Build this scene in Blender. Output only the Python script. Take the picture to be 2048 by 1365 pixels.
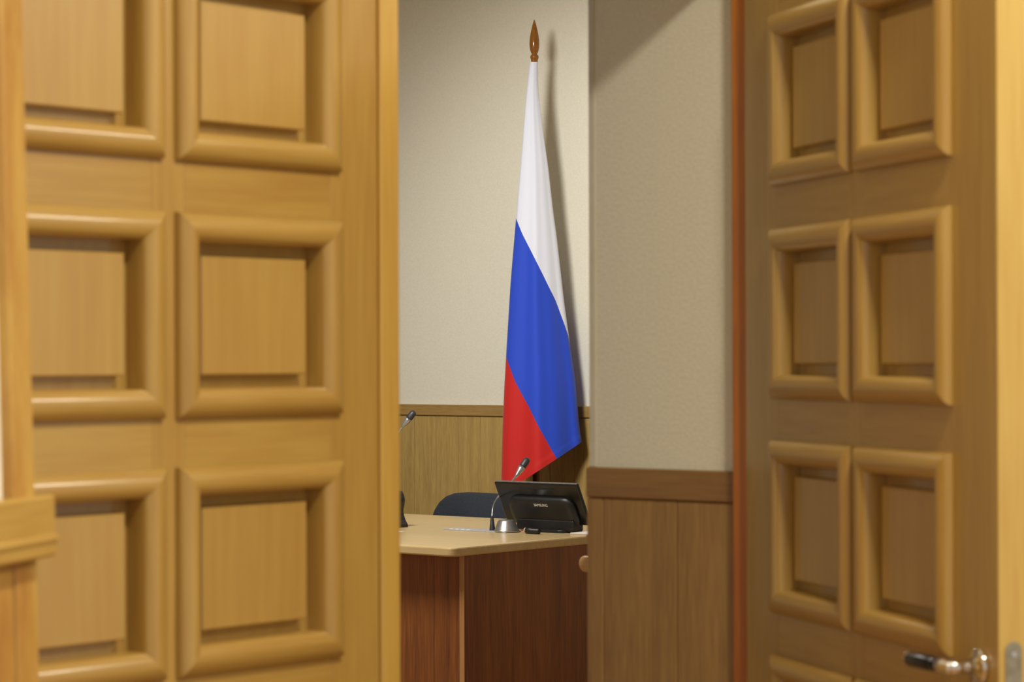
import bpy, bmesh, math, random
from mathutils import Vector, Matrix
random.seed(7)
sc = bpy.context.scene
for o in list(bpy.data.objects): bpy.data.objects.remove(o)

# ------------------------------------------------------------------ camera
F, EYE, HOR = 5000.0, 1.44, 720.0            # focal length in pixels of the 2048x1365 frame
YAW = math.radians(40)
cam_d = bpy.data.cameras.new('camera'); cam = bpy.data.objects.new('camera', cam_d)
sc.collection.objects.link(cam); sc.camera = cam
cam.location = (0, 0, EYE); cam.rotation_euler = (math.pi/2, math.radians(0.2), YAW)
cam_d.sensor_width = 36; cam_d.lens = 36*F/2048; cam_d.shift_y = (HOR-682.5)/2048
cam_d.dof.use_dof = True; cam_d.dof.focus_distance = 10.6; cam_d.dof.aperture_fstop = 8.0
cam_d.clip_end = 60
CY, SY = math.cos(YAW), math.sin(YAW)
def W(X, Y, z):                               # view-aligned metres -> room axes
    return Vector((CY*X - SY*Y, SY*X + CY*Y, z))
def at(px, py, Y):
    return W((px-1024)/F*Y, Y, EYE-(py-HOR)/F*Y)

# ------------------------------------------------------------------ light and exposure
wd = bpy.data.worlds.new('world'); sc.world = wd; wd.use_nodes = True
wd.node_tree.nodes['Background'].inputs[0].default_value = (1.0, 0.93, 0.80, 1)
wd.node_tree.nodes['Background'].inputs[1].default_value = 0.58
sc.view_settings.view_transform = 'Standard'; sc.view_settings.look = 'None'
sc.view_settings.exposure = 0.0; sc.view_settings.gamma = 1.0
sc.view_settings.use_curve_mapping = False
def aim(o, target): o.rotation_euler = (Vector(target)-o.location).to_track_quat('-Z', 'Y').to_euler()
def area(name, loc, target, sx, sy, power, col):
    l = bpy.data.lights.new(name, 'AREA'); l.shape = 'RECTANGLE'; l.size = sx; l.size_y = sy
    l.energy = power; l.color = col
    o = bpy.data.objects.new(name, l); sc.collection.objects.link(o); o.location = loc; aim(o, target); return o
def spot(name, loc, target, deg, blend, rad, power, col):
    l = bpy.data.lights.new(name, 'SPOT'); l.spot_size = math.radians(deg); l.spot_blend = blend
    l.shadow_soft_size = rad; l.energy = power; l.color = col
    o = bpy.data.objects.new(name, l); sc.collection.objects.link(o); o.location = loc; aim(o, target); return o
WARM = (1.0, 0.90, 0.72)
area('corridor_ceiling_lamp', W(0.80, 2.15, 3.3), W(0.72, 2.35, 0), 0.30, 0.30, 60, WARM)
tl = area('corridor_side_lamp', (0.6, 4.0, 3.3), (0.6, 4.0, 0), 0.2, 1.5, 72, WARM); tl.rotation_euler = (0, 0, 0)
tl = area('added_highlight_light', (0.6, 5.4, 3.3), (0.6, 5.4, 0), 0.25, 1.1, 85, WARM); tl.rotation_euler = (0, 0, 0)  # unseen light, added to put highlights on the left door's mouldings
spot('room_spot_lamp', W(-1.2, 8.2, 3.3), W(0.65, 12.0, 1.55), 58, 0.8, 0.42, 580, (1.0, 0.985, 0.945))
area('room_ceiling_lamp', W(-1.25, 8.5, 3.3), W(-1.1, 8.8, 0), 0.6, 0.6, 94, (1.0, 0.96, 0.89))

# ------------------------------------------------------------------ materials
def lin(r, g, b):
    f = lambda c: (c/255/12.92) if c/255 <= 0.04045 else ((c/255+0.055)/1.055)**2.4
    return (f(r), f(g), f(b), 1)
def base(name, rough=0.5, metal=0.0, col=(200,200,200)):
    m = bpy.data.materials.new(name); m.use_nodes = True
    p = m.node_tree.nodes['Principled BSDF']
    p.inputs['Base Color'].default_value = lin(*col); p.inputs['Roughness'].default_value = rough
    p.inputs['Metallic'].default_value = metal
    return m, m.node_tree, p
def wood(name, light, dark, axis='z', rough=0.38, stretch=14, scale=9.0, bump=0.04, streak=0.5):
    m, nt, p = base(name, rough)
    N, L = nt.nodes, nt.links
    tc = N.new('ShaderNodeTexCoord'); oi = N.new('ShaderNodeObjectInfo')
    add = N.new('ShaderNodeVectorMath'); add.operation = 'MULTIPLY_ADD'
    comb = N.new('ShaderNodeCombineXYZ')
    for i in range(3): L.new(oi.outputs['Random'], comb.inputs[i])
    add.inputs[1].default_value = (9.7, 5.3, 7.1)
    L.new(comb.outputs[0], add.inputs[0]); L.new(tc.outputs['Object'], add.inputs[2])
    mp = N.new('ShaderNodeMapping')
    s = [scale*1.0]*3; s['xyz'.index(axis)] = scale/stretch
    mp.inputs['Scale'].default_value = s
    L.new(add.outputs[0], mp.inputs[0])
    n1 = N.new('ShaderNodeTexNoise'); n1.inputs['Scale'].default_value = 1.6; n1.inputs['Detail'].default_value = 4
    n1.inputs['Distortion'].default_value = 0.6
    n2 = N.new('ShaderNodeTexNoise'); n2.inputs['Scale'].default_value = 14; n2.inputs['Detail'].default_value = 3
    L.new(mp.outputs[0], n1.inputs['Vector']); L.new(mp.outputs[0], n2.inputs['Vector'])
    mx = N.new('ShaderNodeMix'); mx.data_type = 'FLOAT'; mx.inputs[0].default_value = streak
    L.new(n1.outputs[0], mx.inputs[2]); L.new(n2.outputs[0], mx.inputs[3])
    cr = N.new('ShaderNodeValToRGB')
    cr.color_ramp.elements[0].position = 0.33; cr.color_ramp.elements[0].color = lin(*dark)
    cr.color_ramp.elements[1].position = 0.66; cr.color_ramp.elements[1].color = lin(*light)
    L.new(mx.outputs[0], cr.inputs[0]); L.new(cr.outputs[0], p.inputs['Base Color'])
    b = N.new('ShaderNodeBump'); b.inputs['Strength'].default_value = bump; b.inputs['Distance'].default_value = 0.002
    L.new(n2.outputs[0], b.inputs['Height']); L.new(b.outputs[0], p.inputs['Normal'])
    return m
def varnish(m, w=0.7, r=0.16):
    p = m.node_tree.nodes['Principled BSDF']; p.inputs['Coat Weight'].default_value = w; p.inputs['Coat Roughness'].default_value = r
def mottled(name, c1, c2, rough, scale, bump, dist=0.002, metal=0, detail=3):
    m, nt, p = base(name, rough, metal)
    N, L = nt.nodes, nt.links
    tc = N.new('ShaderNodeTexCoord')
    n = N.new('ShaderNodeTexNoise'); n.inputs['Scale'].default_value = scale; n.inputs['Detail'].default_value = detail
    L.new(tc.outputs['Object'], n.inputs['Vector'])
    cr = N.new('ShaderNodeValToRGB')
    cr.color_ramp.elements[0].position = 0.35; cr.color_ramp.elements[0].color = lin(*c1)
    cr.color_ramp.elements[1].position = 0.65; cr.color_ramp.elements[1].color = lin(*c2)
    L.new(n.outputs[0], cr.inputs[0]); L.new(cr.outputs[0], p.inputs['Base Color'])
    b = N.new('ShaderNodeBump'); b.inputs['Strength'].default_value = bump; b.inputs['Distance'].default_value = dist
    L.new(n.outputs[0], b.inputs['Height']); L.new(b.outputs[0], p.inputs['Normal'])
    return m
DL, DD = (182,150,77), (166,129,61)
M = {}
M['door_v'] = wood('door_wood_upright', DL, DD, 'z', 0.36, 16, 7)
M['door_h'] = wood('door_wood_across', DL, DD, 'x', 0.36, 16, 7)
M['door_panel'] = wood('door_wood_panel', (182,150,80), (173,136,69), 'z', 0.34, 16, 6)
M['door_light'] = wood('door_wood_edge', (197,170,96), (182,148,76), 'z', 0.4, 18, 8)
M['casing'] = wood('casing_wood', (198,163,86), (168,120,58), 'z', 0.42, 5, 10, streak=0.2)
M['jamb'] = wood('jamb_wood', (198,124,36), (168,96,24), 'z', 0.4, 18, 8)
M['oak'] = wood('oak_plank', (190,161,95), (158,128,70), 'z', 0.5, 22, 26, 0.08, 0.55)
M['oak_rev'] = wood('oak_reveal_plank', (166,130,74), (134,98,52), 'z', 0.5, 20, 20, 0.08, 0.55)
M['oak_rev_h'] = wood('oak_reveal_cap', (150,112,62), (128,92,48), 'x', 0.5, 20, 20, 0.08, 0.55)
M['oak_h'] = wood('oak_cap', (172,139,80), (144,112,60), 'x', 0.5, 22, 26, 0.08, 0.55)
M['oak_yh'] = wood('oak_rail', (194,162,86), (172,134,64), 'x', 0.42, 18, 9)
M['desk_top'] = wood('desk_beech_top', (218,194,144), (202,174,122), 'x', 0.28, 20, 9, 0.01)
M['desk_side'] = wood('desk_walnut', (152,94,44), (104,56,23), 'z', 0.5, 26, 14)
M['desk_edge'] = wood('desk_edge_band', (196,150,96), (170,124,76), 'z', 0.4, 20, 10)
M['finial'] = wood('finial_lacquer', (152,98,34), (122,72,20), 'z', 0.16, 6, 14)
M['pole'] = wood('pole_wood', (84,48,28), (60,32,18), 'z', 0.35, 16, 14)
M['chair_wood'] = wood('chair_beech', (226,184,124), (204,158,98), 'x', 0.35, 14, 12)
M['strip'] = wood('cover_strip_wood', (202,168,84), (188,148,70), 'z', 0.38, 18, 8)
for k_ in ('door_v', 'door_h', 'door_panel', 'strip', 'oak_yh'): varnish(M[k_])
M['paper_wall'] = mottled('wallpaper_cream', (225,221,203), (231,227,210), 0.85, 150, 0.25, 0.004)
M['paper_reveal'] = mottled('wallpaper_reveal', (220,217,198), (228,225,206), 0.85, 150, 0.25, 0.004)
M['white_wall'] = mottled('corridor_paint', (232,226,208), (238,233,216), 0.8, 60, 0.15)
M['ceiling'] = mottled('ceiling_paint', (226,222,210), (232,228,218), 0.9, 40, 0.1)
M['floor'] = wood('floor_laminate', (170,128,84), (138,98,60), 'y', 0.35, 12, 5)
M['corner'] = mottled('corner_plastic', (204,200,180), (210,206,188), 0.5, 30, 0.02)
M['chrome'] = mottled('handle_chrome', (222,222,222), (232,232,232), 0.10, 40, 0.02, metal=1)
M['chrome_dark'] = mottled('chrome_dark_reflection', (52,52,58), (64,64,70), 0.22, 40, 0.02, metal=0.9)  # chrome grip with its reflection of dark surroundings painted into the colour
M['silver'] = mottled('brushed_silver', (170,172,176), (188,190,194), 0.32, 60, 0.05, metal=0.85)
M['plate'] = mottled('pale_silver_plate', (196,198,206), (208,210,218), 0.35, 60, 0.03, metal=0.4)
M['steel'] = mottled('lock_steel', (150,146,128), (172,168,150), 0.4, 60, 0.05, metal=0.8)
M['black'] = mottled('black_plastic', (15,15,17), (20,20,22), 0.45, 80, 0.05)
M['black_gloss'] = mottled('black_gloss_shell', (16,15,15), (19,18,18), 0.22, 40, 0.01)
M['dark_rubber'] = mottled('dark_rubber', (22,22,25), (30,30,34), 0.6, 60, 0.1)
M['grille'] = mottled('microphone_grille', (58,58,62), (74,74,78), 0.45, 300, 0.4, 0.001, metal=0.5)
M['fabric'] = mottled('chair_fabric', (32,37,45), (46,52,61), 0.95, 320, 0.6, 0.003)
M['seat_frame'] = mottled('black_steel_tube', (20,20,22), (26,26,28), 0.35, 40, 0.02, metal=0.3)
M['white'] = mottled('white_plastic', (232,230,226), (238,236,232), 0.4, 40, 0.02)
M['paper'] = mottled('paper_sheet', (232,228,220), (238,234,228), 0.8, 50, 0.02)
M['pale_tip'] = mottled('pale_tip', (206,170,140), (214,180,150), 0.5, 50, 0.02)
def flag_mat():
    m, nt, p = base('flag_cloth', 0.75)
    N, L = nt.nodes, nt.links
    p.inputs['Sheen Weight'].default_value = 0.15
    def gate(attr):
        a = N.new('ShaderNodeAttribute'); a.attribute_name = attr
        g = N.new('ShaderNodeMath'); g.operation = 'GREATER_THAN'; g.inputs[1].default_value = 0
        L.new(a.outputs['Fac'], g.inputs[0]); return g
    g1, g2 = gate('blue_from'), gate('red_from')
    def mix(fac, ca, cb):
        x = N.new('ShaderNodeMix'); x.data_type = 'RGBA'
        L.new(fac.outputs[0], x.inputs[0])
        if isinstance(ca, tuple): x.inputs[6].default_value = ca
        else: L.new(ca.outputs[2], x.inputs[6])
        x.inputs[7].default_value = cb; return x
    a = mix(g1, lin(231,236,252), lin(30,72,206)); b = mix(g2, a, lin(200,24,18))
    L.new(b.outputs[2], p.inputs['Base Color'])
    tc = N.new('ShaderNodeTexCoord'); n = N.new('ShaderNodeTexNoise'); n.inputs['Scale'].default_value = 500
    L.new(tc.outputs['Object'], n.inputs['Vector'])
    bm = N.new('ShaderNodeBump'); bm.inputs['Strength'].default_value = 0.12; bm.inputs['Distance'].default_value = 0.001
    L.new(n.outputs[0], bm.inputs['Height']); L.new(bm.outputs[0], p.inputs['Normal'])
    return m
M['flag'] = flag_mat()

# ------------------------------------------------------------------ helpers
def link(o, parent=None):
    sc.collection.objects.link(o)
    if parent is not None: o.parent = parent
    return o
def mesh(name, verts, faces, mat, parent=None, smooth=False):
    me = bpy.data.meshes.new(name); me.from_pydata([tuple(v) for v in verts], [], faces); me.validate()
    bm = bmesh.new(); bm.from_mesh(me); bmesh.ops.recalc_face_normals(bm, faces=bm.faces[:]); bm.to_mesh(me); bm.free()
    me.materials.append(M[mat])
    if smooth:
        for p in me.polygons: p.use_smooth = True
    return link(bpy.data.objects.new(name, me), parent)
def box(name, lo, hi, mat, parent=None, bevel=0.0, seg=2):
    bm = bmesh.new(); bmesh.ops.create_cube(bm, size=1)
    for v in bm.verts:
        v.co = Vector([(lo[i]+hi[i])/2 + v.co[i]*(hi[i]-lo[i]) for i in range(3)])
    if bevel: bmesh.ops.bevel(bm, geom=bm.edges[:], offset=bevel, segments=seg, profile=0.5, affect='EDGES')
    me = bpy.data.meshes.new(name); bm.to_mesh(me); bm.free(); me.materials.append(M[mat])
    return link(bpy.data.objects.new(name, me), parent)
def lathe(name, prof, mat, parent=None, n=32, origin=(0,0,0)):   # prof: (radius, z)
    vs, fs = [], []
    for r, z in prof:
        for k in range(n):
            a = 2*math.pi*k/n; vs.append((origin[0]+r*math.cos(a), origin[1]+r*math.sin(a), origin[2]+z))
    for i in range(len(prof)-1):
        for k in range(n):
            fs.append((i*n+k, i*n+(k+1)%n, (i+1)*n+(k+1)%n, (i+1)*n+k))
    fs.append(tuple(range(n))); fs.append(tuple((len(prof)-1)*n+k for k in range(n)))
    o = mesh(name, vs, fs, mat, parent, True)
    for p in o.data.polygons:
        if len(p.vertices) > 4: p.use_smooth = False
    return o
def spline(pts, n):                                             # Catmull-Rom
    pts = [Vector(p) for p in pts]; P = [2*pts[0]-pts[1]]+pts+[2*pts[-1]-pts[-2]]; out = []
    for i in range(1, len(P)-2):
        for k in range(n):
            t = k/n
            out.append(0.5*((2*P[i])+(P[i+1]-P[i-1])*t+(2*P[i-1]-5*P[i]+4*P[i+1]-P[i+2])*t*t+(3*P[i]-P[i-1]-3*P[i+1]+P[i+2])*t**3))
    out.append(pts[-1]); return out
def tube(name, pts, rad, mat, parent=None, n=12, cap=True):     # rad: number or list per point
    pts = [Vector(p) for p in pts]
    if not isinstance(rad, (list, tuple)): rad = [rad]*len(pts)
    vs, fs = [], []; up = Vector((0.13, 0.31, 0.94)).normalized()
    for i, p in enumerate(pts):
        d = (pts[min(i+1, len(pts)-1)]-pts[max(i-1, 0)]).normalized()
        u = d.cross(up)
        if u.length < 1e-3: u = d.cross(Vector((1,0,0)))
        u.normalize(); v = d.cross(u)
        for k in range(n):
            a = 2*math.pi*k/n; vs.append(p+(u*math.cos(a)+v*math.sin(a))*rad[i])
    for i in range(len(pts)-1):
        for k in range(n): fs.append((i*n+k, i*n+(k+1)%n, (i+1)*n+(k+1)%n, (i+1)*n+k))
    if cap: fs.append(tuple(range(n))); fs.append(tuple((len(pts)-1)*n+k for k in range(n)))
    return mesh(name, vs, fs, mat, parent, True)
def extrude(name, prof, axis, lo, hi, mat, parent=None, smooth=False):
    # prof: 2D polygon in the two other axes (in xyz order), extruded along axis
    n = len(prof); vs = []
    for c in (lo, hi):
        for p in prof:
            q = list(p); q.insert('xyz'.index(axis), c); vs.append(q)
    fs = [(i, (i+1)%n, n+(i+1)%n, n+i) for i in range(n)]+[tuple(range(n)), tuple(range(n, 2*n))]
    return mesh(name, vs, fs, mat, parent, smooth)
def thing(name, label, cat, loc=(0,0,0), rz=0.0, group=None):
    o = bpy.data.objects.new(name, None); o.empty_display_size = 0.1; link(o)
    o.location = loc; o.rotation_euler = (0,0,rz); o['label'] = label; o['category'] = cat
    if group: o['group'] = group
    return o
def structure(o, label=None, cat=None):
    o['kind'] = 'structure'
    if label: o['label'] = label
    if cat: o['category'] = cat
    return o

# ------------------------------------------------------------------ room shell
CEIL = 3.35
structure(box('floor', (-11.2, -2.2, -0.1), (2.6, 9.5, 0.0), 'floor'), 'brown laminate floor under the desk and the doors', 'floor')
structure(box('ceiling', (-11.2, -2.2, CEIL), (2.6, 9.5, CEIL+0.1), 'ceiling'), 'white ceiling over the room and the corridor', 'ceiling')
B_BACK = 9.31
wb = structure(box('wall_back', (-11.2, B_BACK, 0), (-2.9, B_BACK+0.15, CEIL), 'paper_wall'),
               'cream textured wall behind the flag with oak plank wainscot', 'wall')
CAP_T, CAP_H = 1.44-91/F*12.2, 0.054
PW = 0.1465; p0 = -8.3 - 9*PW
for k in range(24):
    box('plank', (p0+k*PW+0.0008, B_BACK-0.012, 0), (p0+(k+1)*PW-0.0008, B_BACK, CAP_T-CAP_H-0.001), 'oak', wb, 0.0015, 1)
box('wainscot_cap', (p0, B_BACK-0.024, CAP_T-CAP_H), (p0+24*PW, B_BACK, CAP_T), 'oak_h', wb, 0.003, 1)
structure(box('wall_far', (-11.35, -2.2, 0), (-11.2, 9.5, CEIL), 'paper_wall'), 'cream wall at the far left end of the room, out of view', 'wall')
# wall around the double door: right part shows its reveal in the doorway
A0, A1, B_REV = -2.896, -2.545, 3.68
wr = structure(box('wall_right', (A0, B_REV, 0), (-2.5, 9.31, CEIL), 'paper_reveal'),
               'beige papered doorway reveal with oak wainscot between flag and right door', 'wall')
CT, CH = 1.239, 0.0565
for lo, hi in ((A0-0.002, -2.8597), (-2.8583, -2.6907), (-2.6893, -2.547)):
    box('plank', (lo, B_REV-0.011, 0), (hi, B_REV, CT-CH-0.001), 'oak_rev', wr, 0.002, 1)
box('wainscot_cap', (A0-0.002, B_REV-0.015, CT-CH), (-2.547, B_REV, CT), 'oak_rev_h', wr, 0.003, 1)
box('corner_strip', (A0-0.0015, B_REV-0.0025, CT), (A0+0.013, B_REV+0.02, CEIL), 'corner', wr, 0.001, 1)
structure(box('wall_above', (A0, 1.886, 2.16), (-2.545, B_REV, CEIL), 'paper_reveal'), 'beige wall above the double door opening', 'wall')
structure(box('wall_left', (A0, -2.2, 0), (-2.66, 1.88, CEIL), 'paper_reveal'), 'beige wall left of the double door, behind the near corridor wall', 'wall')
# right door jamb post
j = box('trim_1', (-2.545, 3.638, 0), (-2.502, 3.68, 2.16), 'jamb', None, 0.003, 2)
structure(j, 'narrow reddish wooden door jamb between beige reveal and right door', 'door frame')
# splayed corridor wall at the left edge, with casing and dado rail (leans a little)
Q = Vector((-0.468, 0.884, 0)).normalized(); qa = math.atan2(Q.y, Q.x)
nw = structure(box('wall_near', (-2.6, 0.014, -EYE), (-0.002, 0.25, CEIL-EYE), 'white_wall'),
               'white corridor wall with wooden casing and dado at the left edge', 'wall')
nw.location = (-2.40, 1.953, EYE); nw.rotation_euler = (math.radians(-1.35), 0, qa)
cs = box('casing', (-0.066, 0.0, -EYE), (0.0, 0.26, CEIL-EYE), 'casing', nw, 0.004, 2); cs['label'] = 'upright honey wood door casing'
for k in range(8):
    box('plank', (-0.067-(k+1)*0.12, 0.002, -EYE), (-0.068-k*0.12, 0.014, -0.24), 'casing', nw, 0.002, 1)
e = lambda z: z-EYE
prof = [(0.012, e(1.196)), (-0.022, e(1.2037)), (-0.025, e(1.207)), (-0.025, e(1.2195)), (-0.028, e(1.2215)), (-0.029, e(1.225)),
        (-0.028, e(1.2285)), (-0.024, e(1.2305)), (-0.024, e(1.2745)), (-0.021, e(1.2776)), (0.012, e(1.2776))]
dr = extrude('dado_rail', prof, 'x', -2.6, 0.001, 'oak_yh', nw); dr['label'] = 'stepped honey wood dado rail'

# ------------------------------------------------------------------ panelled door leaves
ROWS = [(1.7205, 2.010), (1.360, 1.648), (0.998, 1.2913), (0.637, 0.928), (0.275, 0.565)]
def moulding(name, x0, x1, z0, z1, parent):
    pr = [(0,0.0005),(0,0.006),(0.003,0.0105),(0.009,0.0145),(0.017,0.017),(0.025,0.0168),(0.032,0.0145),(0.038,0.009),(0.041,0.003),(0.041,-0.0295)]
    vs, fs = [], []
    for o, h in pr:
        vs += [(x0+o, -h, z0+o), (x1-o, -h, z0+o), (x1-o, -h, z1-o), (x0+o, -h, z1-o)]
    for i in range(len(pr)-1):
        for k in range(4): fs.append((i*4+k, i*4+(k+1)%4, (i+1)*4+(k+1)%4, (i+1)*4+k))
    # flat underside that closes the frame
    n = len(pr); vs += [(x0+0.02, 0.0295, z0+0.02), (x1-0.02, 0.0295, z0+0.02), (x1-0.02, 0.0295, z1-0.02), (x0+0.02, 0.0295, z1-0.02)]
    for k in range(4): fs.append(((n-1)*4+k, (n-1)*4+(k+1)%4, n*4+(k+1)%4, n*4+k))
    # each bar shaded smooth along itself, mitres stay sharp
    o = mesh(name, vs, fs, 'door_v', parent)
    bm = bmesh.new(); bm.from_mesh(o.data)
    for ed in bm.edges:
        a, b = ed.verts; ed.smooth = (a.index//4 == b.index//4) and (a.index//4 not in (0, n-1))
    for f in bm.faces:
        f.smooth = True
        ks = sorted({v.index % 4 for v in f.verts}); f.material_index = 1 if ks in ([0, 1], [2, 3]) else 0
    bm.to_mesh(o.data); bm.free(); o.data.materials.append(M['door_h']); return o
def panel(x0, x1, z0, z1, parent):
    i, k, s = 0.036, 0.018, 0.006          # plate edge, ledge, slope of the raised field
    X0, X1, Z0, Z1 = x0+i, x1-i, z0+i, z1-i
    lx0, lx1, lz0, lz1 = x0+0.041+k, x1-0.041-k, z0+0.041+k, z1-0.041-k
    def ring(a, b, c, d, y): return [(a,y,c),(b,y,c),(b,y,d),(a,y,d)]
    vs = ring(X0,X1,Z0,Z1,0.038)+ring(X0,X1,Z0,Z1,0.029)+ring(lx0,lx1,lz0,lz1,0.029)+ring(lx0+0.001,lx1-0.001,lz0+0.001,lz1-0.001,0.0115)+ring(lx0+0.003,lx1-0.003,lz0+0.003,lz1-0.003,0.010)
    fs = [(0,1,2,3)]
    for r in range(4):
        for q in range(4): fs.append((r*4+q, r*4+(q+1)%4, (r+1)*4+(q+1)%4, (r+1)*4+q))
    fs.append((16,17,18,19))
    return mesh('panel', vs, fs, 'door_panel', parent)
def leaf(name, label, loc, rz, width, cols, dz, th=0.045):
    t = thing(name, label, 'door', loc, rz); t['kind'] = 'structure'
    rows = [(a+dz, b+dz) for a, b in ROWS]; top, bot, ins = 2.13+dz, 0.012, 0.018
    xs = [(0, cols[0][0]+ins), (cols[0][1]-ins, cols[1][0]+ins), (cols[1][1]-ins, width)]
    for a, b in xs: box('stile', (a, 0, bot), (b, th, top), 'door_v', t, 0.0008, 1)
    zs = [bot] + [v for r in sorted(rows) for v in (r[0]+ins, r[1]-ins)] + [top]
    for (c0, c1) in cols:
        for k in range(0, len(zs), 2):
            box('rail', (c0+ins, 0.0002, zs[k]), (c1-ins, th-0.0002, zs[k+1]), 'door_h', t, 0.0008, 1)
        for r0, r1 in rows:
            p = panel(c0, c1, r0, r1, t)
            moulding('panel_moulding', c0, c1, r0, r1, t)
    return t
LW = 0.937
d1 = leaf('door_1', 'honey wood panelled left door leaf, closed, in front of the room', (-2.6, 1.8865, 0), math.pi/2, LW,
          [(0.129, 0.458), (0.4815, 0.8105)], 0.0)
box('cover_strip', (0.8945, -0.007, 0.012), (LW, 0.0, 2.13), 'strip', d1, 0.003, 2)
RZ2 = math.atan2(-0.5515, 0.8346)
d2 = leaf('door_2', 'honey wood panelled right door leaf, swung open, with chrome lever handle', (-2.491, 3.603, 0), RZ2, 0.931,
          [(0.129, 0.452), (0.472, 0.797)], 0.012)
box('edge_band', (0.9305, 0.0, 0.012), (0.9335, 0.045, 2.142), 'door_light', d2, 0.001, 1)
# lock face plate on the free edge
fp = []
for k in range(13):
    a = math.pi*k/12; fp.append((0.0225-0.0125*math.cos(a), 1.0335+0.0125*math.sin(a)))
for k in range(13):
    a = math.pi+math.pi*k/12; fp.append((0.0225-0.0125*math.cos(a), 0.815+0.0125*math.sin(a)))
lp = extrude('lock_plate', fp, 'x', 0.9334, 0.9352, 'steel', d2); lp['label'] = 'steel lock face plate'
for z in (1.028, 0.822):
    sw = lathe('screw', [(0.0038, 0), (0.0034, 0.0012)], 'chrome', lp, 12); sw.rotation_euler = (0, math.pi/2, 0); sw.location = (0.9350, 0.0225, z)
box('latch_bolt', (0.9350, 0.016, 0.92), (0.9440, 0.029, 0.942), 'steel', lp, 0.002, 1)
# lever handle
HX, HZ = 0.880, 1.006
hd = box('handle', (HX-0.0005, -0.004, HZ-0.0005), (HX+0.0005, 0.0, HZ+0.0005), 'chrome', d2); 
bpy.data.objects.remove(hd)
hd = lathe('handle', [(0.0255, 0.0), (0.0255, 0.006), (0.023, 0.009), (0.013, 0.0105), (0.0115, 0.014)], 'chrome', d2, 32)
hd.rotation_euler = (math.pi/2, 0, 0); hd.location = (HX, 0, HZ); hd['label'] = 'chrome lever handle'
def leverpart(name, pts, rad, mat):
    o = tube(name, pts, rad, mat, hd, 16)
    return o
# (handle local axes: x along door, y up, z out of the door face)
leverpart('neck', [(0,0,0.010),(0,0,0.040),(0,0,0.050)], [0.0098,0.0098,0.0105], 'chrome')
leverpart('elbow', spline([(0.008,0,0.050),(-0.002,0.001,0.055),(-0.014,0.002,0.057)], 6), [0.0095]*7+[0.0108]*6, 'chrome')
leverpart('lever', spline([(-0.014,0.002,0.057),(-0.070,0.001,0.056),(-0.114,-0.001,0.052)], 8), [0.0108]*4+[0.0118]*13, 'chrome_dark')
leverpart('lever_tip', [(-0.114,-0.001,0.052),(-0.124,-0.001,0.0505),(-0.128,-0.001,0.050)], [0.0118,0.0112,0.007], 'chrome')
ro = lathe('key_rose', [(0.0255, 0.0), (0.0255, 0.006), (0.022, 0.009), (0.006, 0.009)], 'chrome', hd, 32); ro.location = (0, -0.075, 0)

# ------------------------------------------------------------------ flag on its pole
YF = 11.77
pb = at(1071, 720, YF)
fl = thing('flag', 'white, blue and red flag hanging folded on a dark pole by the wall', 'flag', (pb.x, pb.y, 0))
K = YF/F
def zpx(y): return EYE-(y-HOR)*K
lathe('pole', [(0.0165, 0.05), (0.0165, zpx(360)), (0.0115, zpx(240)), (0.0115, zpx(124))], 'pole', fl, 24)
lathe('stand_base', [(0.13, 0), (0.13, 0.02), (0.115, 0.035), (0.06, 0.05), (0.035, 0.10), (0.025, 0.12)], 'pole', fl, 40)
fin = [(126,7.2),(122,6.6),(119,7.2),(116,8.4),(113,8.4),(110.5,7.2),(109,5.6),(107.5,5.6),(106,6.8),(101,8.5),(95,9.5),(88,9.9),(80,9.6),(70,8.2),(60,6.2),(50,3.8),(44,2.0),(39.5,0.5)]
lathe('finial', [(r*K, zpx(y)) for y, r in fin], 'finial', fl, 32)
def interp(tab, v):
    if v <= tab[0][0]: (a,b),(c,d) = tab[0],tab[1]
    elif v >= tab[-1][0]: (a,b),(c,d) = tab[-2],tab[-1]
    else:
        for (a,b),(c,d) in zip(tab, tab[1:]):
            if a <= v <= c: break
    return b+(d-b)*(v-a)/(c-a)
def smooth_tab(tab):
    def f(v):
        h = 9.0
        return sum(interp(tab, min(max(v+d*h, tab[0][0]), tab[-1][0])) for d in (-2,-1,0,1,2))/5 if tab[0][0]+20 < v < tab[-1][0]-20 else interp(tab, v)
    return f
LT = smooth_tab([(124,1061.5),(150,1058.5),(200,1053.5),(300,1045),(400,1036),(437,1033),(560,1022),(690,1013.5),(780,1008),(870,1004),(960,1001.5),(1000,1001)])
RT = smooth_tab([(124,1078),(150,1077.5),(180,1078.5),(215,1082),(280,1090),(330,1097.5),(420,1107),(480,1115),(600,1128),(690,1140),(760,1150),(830,1156),(885,1162),(1000,1168)])
WBt = [(1033,437),(1045,467),(1060,497),(1075,527),(1084,545),(1100,578),(1111,600),(1122,630),(1130,652),(1137,673),(1141,695),(1150,760)]
BRt = [(1005,690),(1012,714),(1030,764),(1057,814),(1077,855),(1112,918),(1170,1022)]
NA, NR = 128, 190
vs, fs, d1a, d2a = [], [], [], []
rowsv = [i/NR for i in range(NR+1)]
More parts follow.
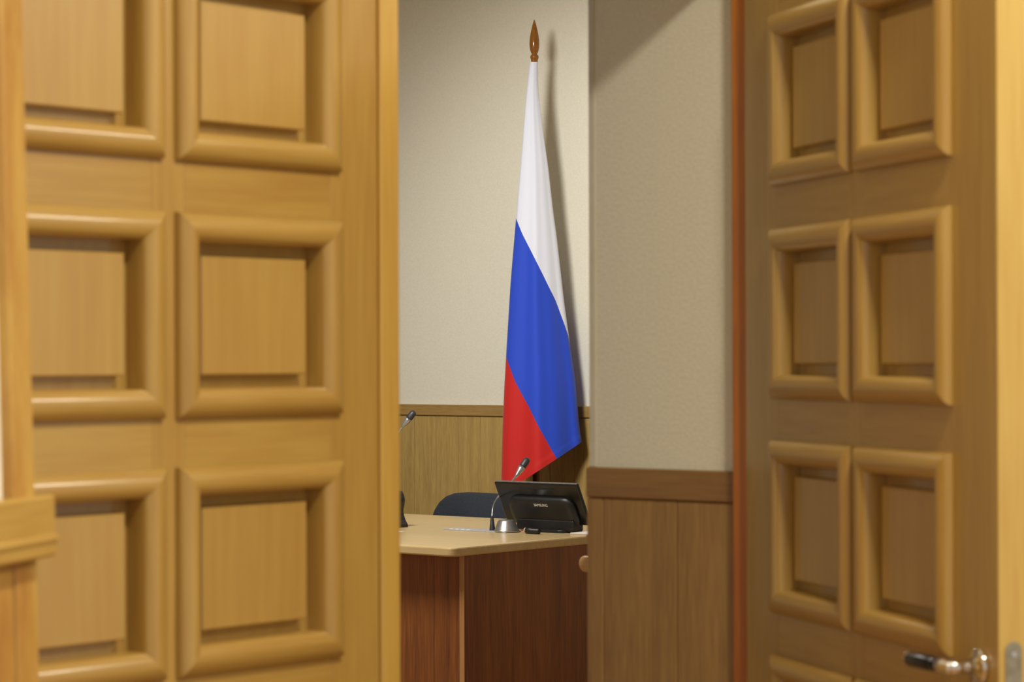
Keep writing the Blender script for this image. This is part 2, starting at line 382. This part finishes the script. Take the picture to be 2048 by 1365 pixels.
for i, v in enumerate(rowsv):
    for k in range(NA):
        a = 2*math.pi*k/NA
        u = (1-math.cos(a))/2
        bot = 885+(1-u)*160*0.66 if u > 0 else 985
        y = 124+v*(bot-124)
        l, r = LT(y), RT(y); c, hw = (l+r)/2, (r-l)/2
        px = c-hw*math.cos(a)
        w = (y-124)/860
        front = math.sin(a)
        dep = -max(0.62*hw*K, 0.0215)*front
        if front > 0:                                # soft vertical folds in the front half
            fo = 0.020*w*math.sin(2*math.pi*(u*1.55-0.12+0.10*w)) + 0.007*w*math.sin(2*math.pi*(u*3.3+0.4*w))
            dep += fo*min(1, front*1.6)
            if 128 < y < 160: dep += 0.0016*math.sin(y*0.55+u*9)      # gathered sleeve top
        hem = 0.0022 if v > 0.984 else 0.0
        dep -= hem*front*1.2
        Y = YF+dep
        p = at(px+(-hem*math.cos(a))/K, y, Y)
        vs.append((p.x-pb.x, p.y-pb.y, p.z))
        d1a.append(y-interp(WBt, px)); d2a.append(y-interp(BRt, px))
for i in range(NR):
    for k in range(NA): fs.append((i*NA+k, i*NA+(k+1)%NA, (i+1)*NA+(k+1)%NA, (i+1)*NA+k))
me = bpy.data.meshes.new('cloth'); me.from_pydata(vs, [], fs); me.materials.append(M['flag'])
for nme, dat in (('blue_from', d1a), ('red_from', d2a)):
    at_ = me.attributes.new(nme, 'FLOAT', 'POINT'); at_.data.foreach_set('value', dat)
for p in me.polygons: p.use_smooth = True
bm = bmesh.new(); bm.from_mesh(me); bmesh.ops.recalc_face_normals(bm, faces=bm.faces[:]); bm.to_mesh(me); bm.free()
link(bpy.data.objects.new('cloth', me), fl)

# ------------------------------------------------------------------ desk
DT = 0.76                                          # height of the desk top
DA, DB, DB2 = -5.975, 6.784, 8.172                 # right side, front edge, far edge
DA2 = -9.2
dk = thing('desk', 'large wooden desk with pale top and dark panelled front', 'desk', (DA, DB, 0))
def rounded_rect(x0, x1, y0, y1, r, n=8):
    out = []
    for cx, cy, a0 in ((x1-r, y0+r, -90), (x1-r, y1-r, 0), (x0+r, y1-r, 90), (x0+r, y0+r, 180)):
        for k in range(n+1):
            a = math.radians(a0+90*k/n); out.append((cx+r*math.cos(a), cy+r*math.sin(a)))
    return out
def slab(name, outline, z0, z1, b, mat, parent):
    n = len(outline); cx = sum(p[0] for p in outline)/n; cy = sum(p[1] for p in outline)/n
    def ring(inset, z):
        o = []
        for x, y in outline:
            o.append((x-math.copysign(inset, x-cx), y-math.copysign(inset, y-cy), z))
        return o
    R = [ring(b, z0), ring(b*0.3, z0+b*0.3), ring(0, z0+b), ring(0, z1-b), ring(b*0.3, z1-b*0.3), ring(b, z1)]
    vs = [v for r in R for v in r]; fs = [tuple(range(n)), tuple(5*n+k for k in range(n))]
    for i in range(5):
        for k in range(n): fs.append((i*n+k, i*n+(k+1)%n, (i+1)*n+(k+1)%n, (i+1)*n+k))
    return mesh(name, vs, fs, mat, parent)
slab('desk_top', rounded_rect(DA2-DA, 0, 0, DB2-DB, 0.03), DT-0.034, DT, 0.006, 'desk_top', dk)
ov = 0.07
box('side_panel', (-0.030, ov+0.002, 0), (-0.008, DB2-DB-0.05, DT-0.034), 'desk_side', dk, 0.001, 1)
eb = box('edge_band', (-0.0305, ov, 0.0), (-0.0075, ov+0.002, DT-0.034), 'desk_edge', dk, 0.0005, 1); eb['label'] = 'pale edge band'
x = -0.031
for k in range(6):
    wv = 0.135 if k < 1 else 0.52
    box('front_panel', (x-wv+0.001, ov+0.012, 0.0), (x, ov+0.030, DT-0.034), 'desk_side', dk, 0.001, 1); x -= wv
box('side_panel', (DA2-DA+0.008, ov, 0), (DA2-DA+0.030, DB2-DB-0.05, DT-0.034), 'desk_side', dk, 0.001, 1)

# ------------------------------------------------------------------ things on the desk
def on_desk(px, py):
    Y = (EYE-DT)*F/(py-HOR); return at(px, py, Y)
# monitor seen from behind, tilted towards us
mp_ = on_desk(1093, 1064)
mo = thing('monitor', 'black widescreen monitor seen from behind on the desk corner', 'monitor', (mp_.x, mp_.y, DT))
T = math.radians(27); MWd, MH = 0.420, 0.180
def tilt(x, h, d):                                  # x across, h up the panel, d out of the back (towards us)
    return Vector((x, -h*math.sin(T)-d*math.cos(T)+0.02, h*math.cos(T)-d*math.sin(T)+0.038))
def tbox(name, x0, x1, h0, h1, d0, d1, mat, parent, bev=0.003, seg=2):
    o = box(name, (x0, h0, d0), (x1, h1, d1), mat, parent, bev, seg)
    for v in o.data.vertices: v.co = tilt(*v.co)
    return o
sh = tbox('screen_shell', -MWd/2, MWd/2, 0, MH, 0.0, 0.016, 'black_gloss', mo, 0.003)
tbox('screen', -MWd/2+0.016, MWd/2-0.016, 0.020, MH-0.016, -0.0008, 0.0005, 'black_gloss', sh, 0)
tbox('top_strip', -MWd/2+0.004, MWd/2-0.004, MH-0.0005, MH+0.0025, 0.001, 0.010, 'silver', sh, 0.0008, 1)
tbox('vent', -0.085, 0.085, MH-0.024, MH-0.016, 0.0155, 0.0168, 'black', sh, 0.0005, 1)
# rounded rear housing
out = [(p[0], p[1]) for p in rounded_rect(-0.165, 0.175, -0.016, 0.126, 0.05)]
n = len(out); vs = []
for sc_, d in ((1.0, 0.0155), (0.985, 0.026), (0.93, 0.036), (0.80, 0.041)):
    for (px_, h_) in out: vs.append(tilt(0.005+(px_-0.005)*sc_, 0.047+(h_-0.047)*sc_, d))
fs = [tuple(range(n)), tuple(3*n+k for k in range(n))]
for i in range(3):
    for k in range(n): fs.append((i*n+k, i*n+(k+1)%n, (i+1)*n+(k+1)%n, (i+1)*n+k))
hs = mesh('rear_housing', vs, fs, 'black', mo, True)
# maker's lettering on the housing
tcu = bpy.data.curves.new('lettering', 'FONT'); tcu.body = 'SAMSUNG'; tcu.size = 0.0165; tcu.align_x = 'CENTER'; tcu.align_y = 'CENTER'; tcu.extrude = 0.0003
tob = bpy.data.objects.new('tmp', tcu); sc.collection.objects.link(tob)
dg = bpy.context.evaluated_depsgraph_get(); tme = bpy.data.meshes.new_from_object(tob.evaluated_get(dg))
bpy.data.objects.remove(tob)
xs_ = [v.co.x for v in tme.vertices]; fx = 0.068/(max(xs_)-min(xs_))
for v in tme.vertices:
    x_, y_, z_ = v.co; v.co = tilt(0.018+x_*fx, 0.098+y_, 0.0412+z_)
tme.materials.clear(); tme.materials.append(M['white']); tme.name = 'lettering'
lt = link(bpy.data.objects.new('lettering', tme), hs); lt['label'] = 'small white maker lettering'
box('neck', (-0.13, -0.035, 0.006), (0.16, 0.03, 0.05), 'black', mo, 0.006)
slab('foot', rounded_rect(-0.08, 0.13, -0.055, 0.085, 0.04), 0.0, 0.012, 0.003, 'black', mo)

def mic_head(parent, p0, p1, r):
    d = p1-p0; prof = [(0,0.42),(0.10,0.5),(0.28,0.8),(0.42,0.96),(0.52,1.0)]
    h = tube('microphone_head', [p0+d*t for t, _ in prof], [r*k for _, k in prof], 'silver', parent, 16)
    prof = [(0.52,0.96),(0.60,1.0),(0.80,1.0),(0.92,0.88),(0.98,0.55),(1.0,0.1)]
    tube('grille', [p0+d*t for t, _ in prof], [r*k for _, k in prof], 'grille', h, 16)
def conference_mic(label, foot, path, head, plate, dome, group):
    t = thing('conference_microphone', label, 'microphone', (foot.x, foot.y, DT), 0, group)
    loc = Vector((foot.x, foot.y, DT))
    R = lambda p: p-loc
    pl = box('base_plate', plate[0], plate[1], 'plate', t, 0.0015, 1)
    x0, x1 = plate[0][0], plate[1][0]
    for k in range(4):
        xx = x0+0.03+k*0.030
        box('button', (xx, plate[0][1]+0.008, plate[1][2]-0.0005), (xx+0.018, plate[0][1]+0.022, plate[1][2]+0.0015), 'white', pl, 0.0006, 1)
    if dome:
        dd = R(dome)
        lathe('speaker_dome', [(0.052,0.0035),(0.051,0.008),(0.047,0.011),(0.034,0.044),(0.030,0.049),(0.0,0.050)], 'silver', t, 40, (dd.x, dd.y, 0))
    base_p = R(path[0]); 
    tube('sleeve', [Vector((base_p.x, base_p.y, 0.0035)), R(path[0]), R(path[1])], [0.0125, 0.0115, 0.0055], 'dark_rubber', t, 16)
    tube('gooseneck', spline([R(p) for p in path[1:]], 8), 0.0036, 'silver', t, 10)
    mic_head(t, R(head[0]), R(head[1]), 0.0145)
    return t
f1 = on_desk(983, 1063); Ym = (EYE-DT)*F/(1063-HOR)
pl0 = on_desk(897, 1058)
cm = conference_mic('bent gooseneck microphone with silver dome base beside the monitor', f1,
    [at(983.5,1060,Ym), at(983,1034,Ym), at(985,1016,Ym+0.02), at(991,1001,Ym+0.06), at(1003,984,Ym+0.12), at(1019,968,Ym+0.17), at(1032,952,Ym+0.20)],
    [at(1030,955,Ym+0.20), at(1056,917,Ym+0.23)],
    [(-0.215, -0.055, 0.0), (0.115, 0.045, 0.004)], on_desk(1012, 1065), 'gooseneck microphones on the desk')
Y2 = (EYE-DT)*F/(1038-HOR)
f2 = on_desk(765, 1038)
conference_mic('upright gooseneck microphone head peeking out beside the left door', f2,
    [at(765,1035,Y2), at(765,1010,Y2), at(766,980,Y2), at(771,930,Y2), at(782,890,Y2), at(797,864,Y2), at(807,850,Y2)],
    [at(804,854,Y2), at(829,822,Y2)],
    [(-0.20, -0.05, 0.0), (0.02, 0.05, 0.004)], None, 'gooseneck microphones on the desk')
# black device at the left, only its right end shows
c0 = on_desk(804, 1055); Yd = (EYE-DT)*F/(1055-HOR)
dv = thing('desk_device', 'black desk device with flared foot, mostly hidden behind left door', 'device', (c0.x, c0.y, DT))
kd = Yd/F
sil = [(798,983),(801,984),(804,990),(806.3,998),(806.6,1004),(805.5,1012),(803.6,1020),(803.2,1026),(805,1033),(808,1042),(812.4,1050),(813,1054),(812,1056)]
ringpts = [(((px_-812)*kd)/0.77, (1056-py_)*kd) for px_, py_ in sil]        # x along the desk, z
def device(name, seg_, mat):
    vs, fs = [], []; L = -0.26
    for (x_, z_) in seg_:
        th = 0.03
        for yy in (-th, th): vs.append((x_, yy, z_))
        for yy in (th, -th): vs.append((L-x_, yy, z_))
    m_ = len(seg_)
    for i in range(m_-1):
        for k in range(4): fs.append((i*4+k, i*4+(k+1)%4, (i+1)*4+(k+1)%4, (i+1)*4+k))
    fs += [(0,1,2,3), ((m_-1)*4, (m_-1)*4+1, (m_-1)*4+2, (m_-1)*4+3)]
    return mesh(name, vs, fs, mat, dv)
device('device_body', ringpts[:8], 'black_gloss'); device('device_foot', ringpts[7:], 'black')
# black rod with pale tip
r0 = on_desk(1049, 1068); 
rd = thing('marker_pen', 'thick black marker pen with pale end lying before the monitor', 'pen', (r0.x, r0.y, DT))
mb = tube('barrel', [(0.006,0,0.0125),(0.012,0,0.0125),(0.035,0,0.0125),(0.037,0,0.0115),(0.070,0,0.0115),(0.074,0,0.010)], [0.011,0.0125,0.0125,0.0115,0.0115,0.008], 'black', rd, 20)
tube('tip', [(-0.002,0,0.0125),(0.0,0,0.0125),(0.007,0,0.0125)], [0.0075,0.0105,0.0110], 'pale_tip', rd, 16)
# stack of paper at right
c1 = on_desk(1140, 1071)
pp = thing('paper_pad', 'thin pad of white paper at the right of the monitor foot', 'paper', (c1.x, c1.y, DT))
for k in range(3):
    box('sheet', (0.001*k, -0.002*k, 0.003*k+0.0001), (0.105-0.001*k, 0.148, 0.003*k+0.003), 'paper', pp)
c2 = on_desk(770, 1062)
pq = thing('paper_sheet', 'white paper sheet under the black device by the left door', 'paper', (c2.x, c2.y, DT))
box('sheet', (-0.06, -0.02, 0.0001), (0.086, 0.02, 0.0014), 'paper', pq)

# ------------------------------------------------------------------ fabric chair behind the desk
cc = at(956, 720, 11.15) - Vector((0, 0.235, 0))
ch = thing('office_chair', 'dark grey fabric chair with rounded back behind the desk', 'chair', (cc.x, cc.y, 0))
def cushion(name, outline, mapping, t, mat, parent):
    n = len(outline); vs, fs = [], []
    cx = sum(p[0] for p in outline)/n; cz = sum(p[1] for p in outline)/n
    lay = [(0.90,-t),(0.97,-t*0.75),(1.0,-t*0.2),(1.0,t*0.2),(0.97,t*0.75),(0.90,t)]
    for s, d in lay:
        for (u, v) in outline: vs.append(mapping(cx+(u-cx)*s, cz+(v-cz)*s, d))
    for i in range(5):
        for k in range(n): fs.append((i*n+k, i*n+(k+1)%n, (i+1)*n+(k+1)%n, (i+1)*n+k))
    fs += [tuple(range(n)), tuple(5*n+k for k in range(n))]
    return mesh(name, vs, fs, mat, parent, True)
CT_ = EYE-(986-HOR)*11.15/F
half = [(0.0,0.0),(-0.08,-0.001),(-0.14,-0.006),(-0.185,-0.022),(-0.215,-0.048),(-0.238,-0.085),(-0.255,-0.14),(-0.262,-0.20),(-0.250,-0.28),(-0.20,-0.335),(-0.10,-0.35)]
half = [(x_*1.05, z_) for x_, z_ in half]
oc = [(x_, CT_+z_) for x_, z_ in half]+[(-x_, CT_+z_) for x_, z_ in half[::-1] if x_ < 0]
ch_back = cushion('backrest', oc, lambda u, v, d: (u, 0.22+0.10*(v-0.5)+d-0.25*u*u, v), 0.028, 'fabric', ch)
cushion('seat', rounded_rect(-0.235, 0.235, -0.22, 0.20, 0.07), lambda u, v, d: (u, v, 0.455+d), 0.032, 'fabric', ch)
for s in (-1, 1):
    tube('leg', [(s*0.245, -0.22, 0.0), (s*0.238, -0.18, 0.42)], 0.012, 'seat_frame', ch)
    tube('leg', [(s*0.245, 0.27, 0.0), (s*0.238, 0.16, 0.42)], 0.012, 'seat_frame', ch)
    tube('back_support', spline([(s*0.20, 0.10, 0.43), (s*0.20, 0.22, 0.44), (s*0.19, 0.245, 0.52), (s*0.185, 0.25, 0.64)], 6), 0.011, 'seat_frame', ch)
    tube('side_rail', [(s*0.238, -0.19, 0.42), (s*0.238, 0.17, 0.42)], 0.011, 'seat_frame', ch)

# ------------------------------------------------------------------ wooden chair, only the end of its top rail shows
w0 = at(1158, 1128, 6.9)
wc = thing('wooden_chair', 'pale wooden chair whose rounded rail end peeks past the reveal', 'chair', (w0.x, w0.y, 0))
rw, rz_ = 0.50, w0.z
out = rounded_rect(0, rw, rz_-0.022, rz_+0.022, 0.0205)
rl = cushion('top_rail', out, lambda u, v, d: (u, d, v), 0.013, 'chair_wood', wc)
for xx in (0.085, rw-0.085):
    box('back_post', (xx-0.016, -0.012, 0.0), (xx+0.016, 0.014, rz_-0.018), 'chair_wood', wc, 0.003)
    box('leg', (xx-0.016, 0.40, 0.0), (xx+0.016, 0.432, 0.43), 'chair_wood', wc, 0.003)
box('back_slat', (0.10, -0.008, 0.58), (rw-0.10, 0.008, 0.63), 'chair_wood', wc, 0.003)
box('seat', (0.07, 0.016, 0.43), (rw-0.07, 0.45, 0.455), 'chair_wood', wc, 0.006)
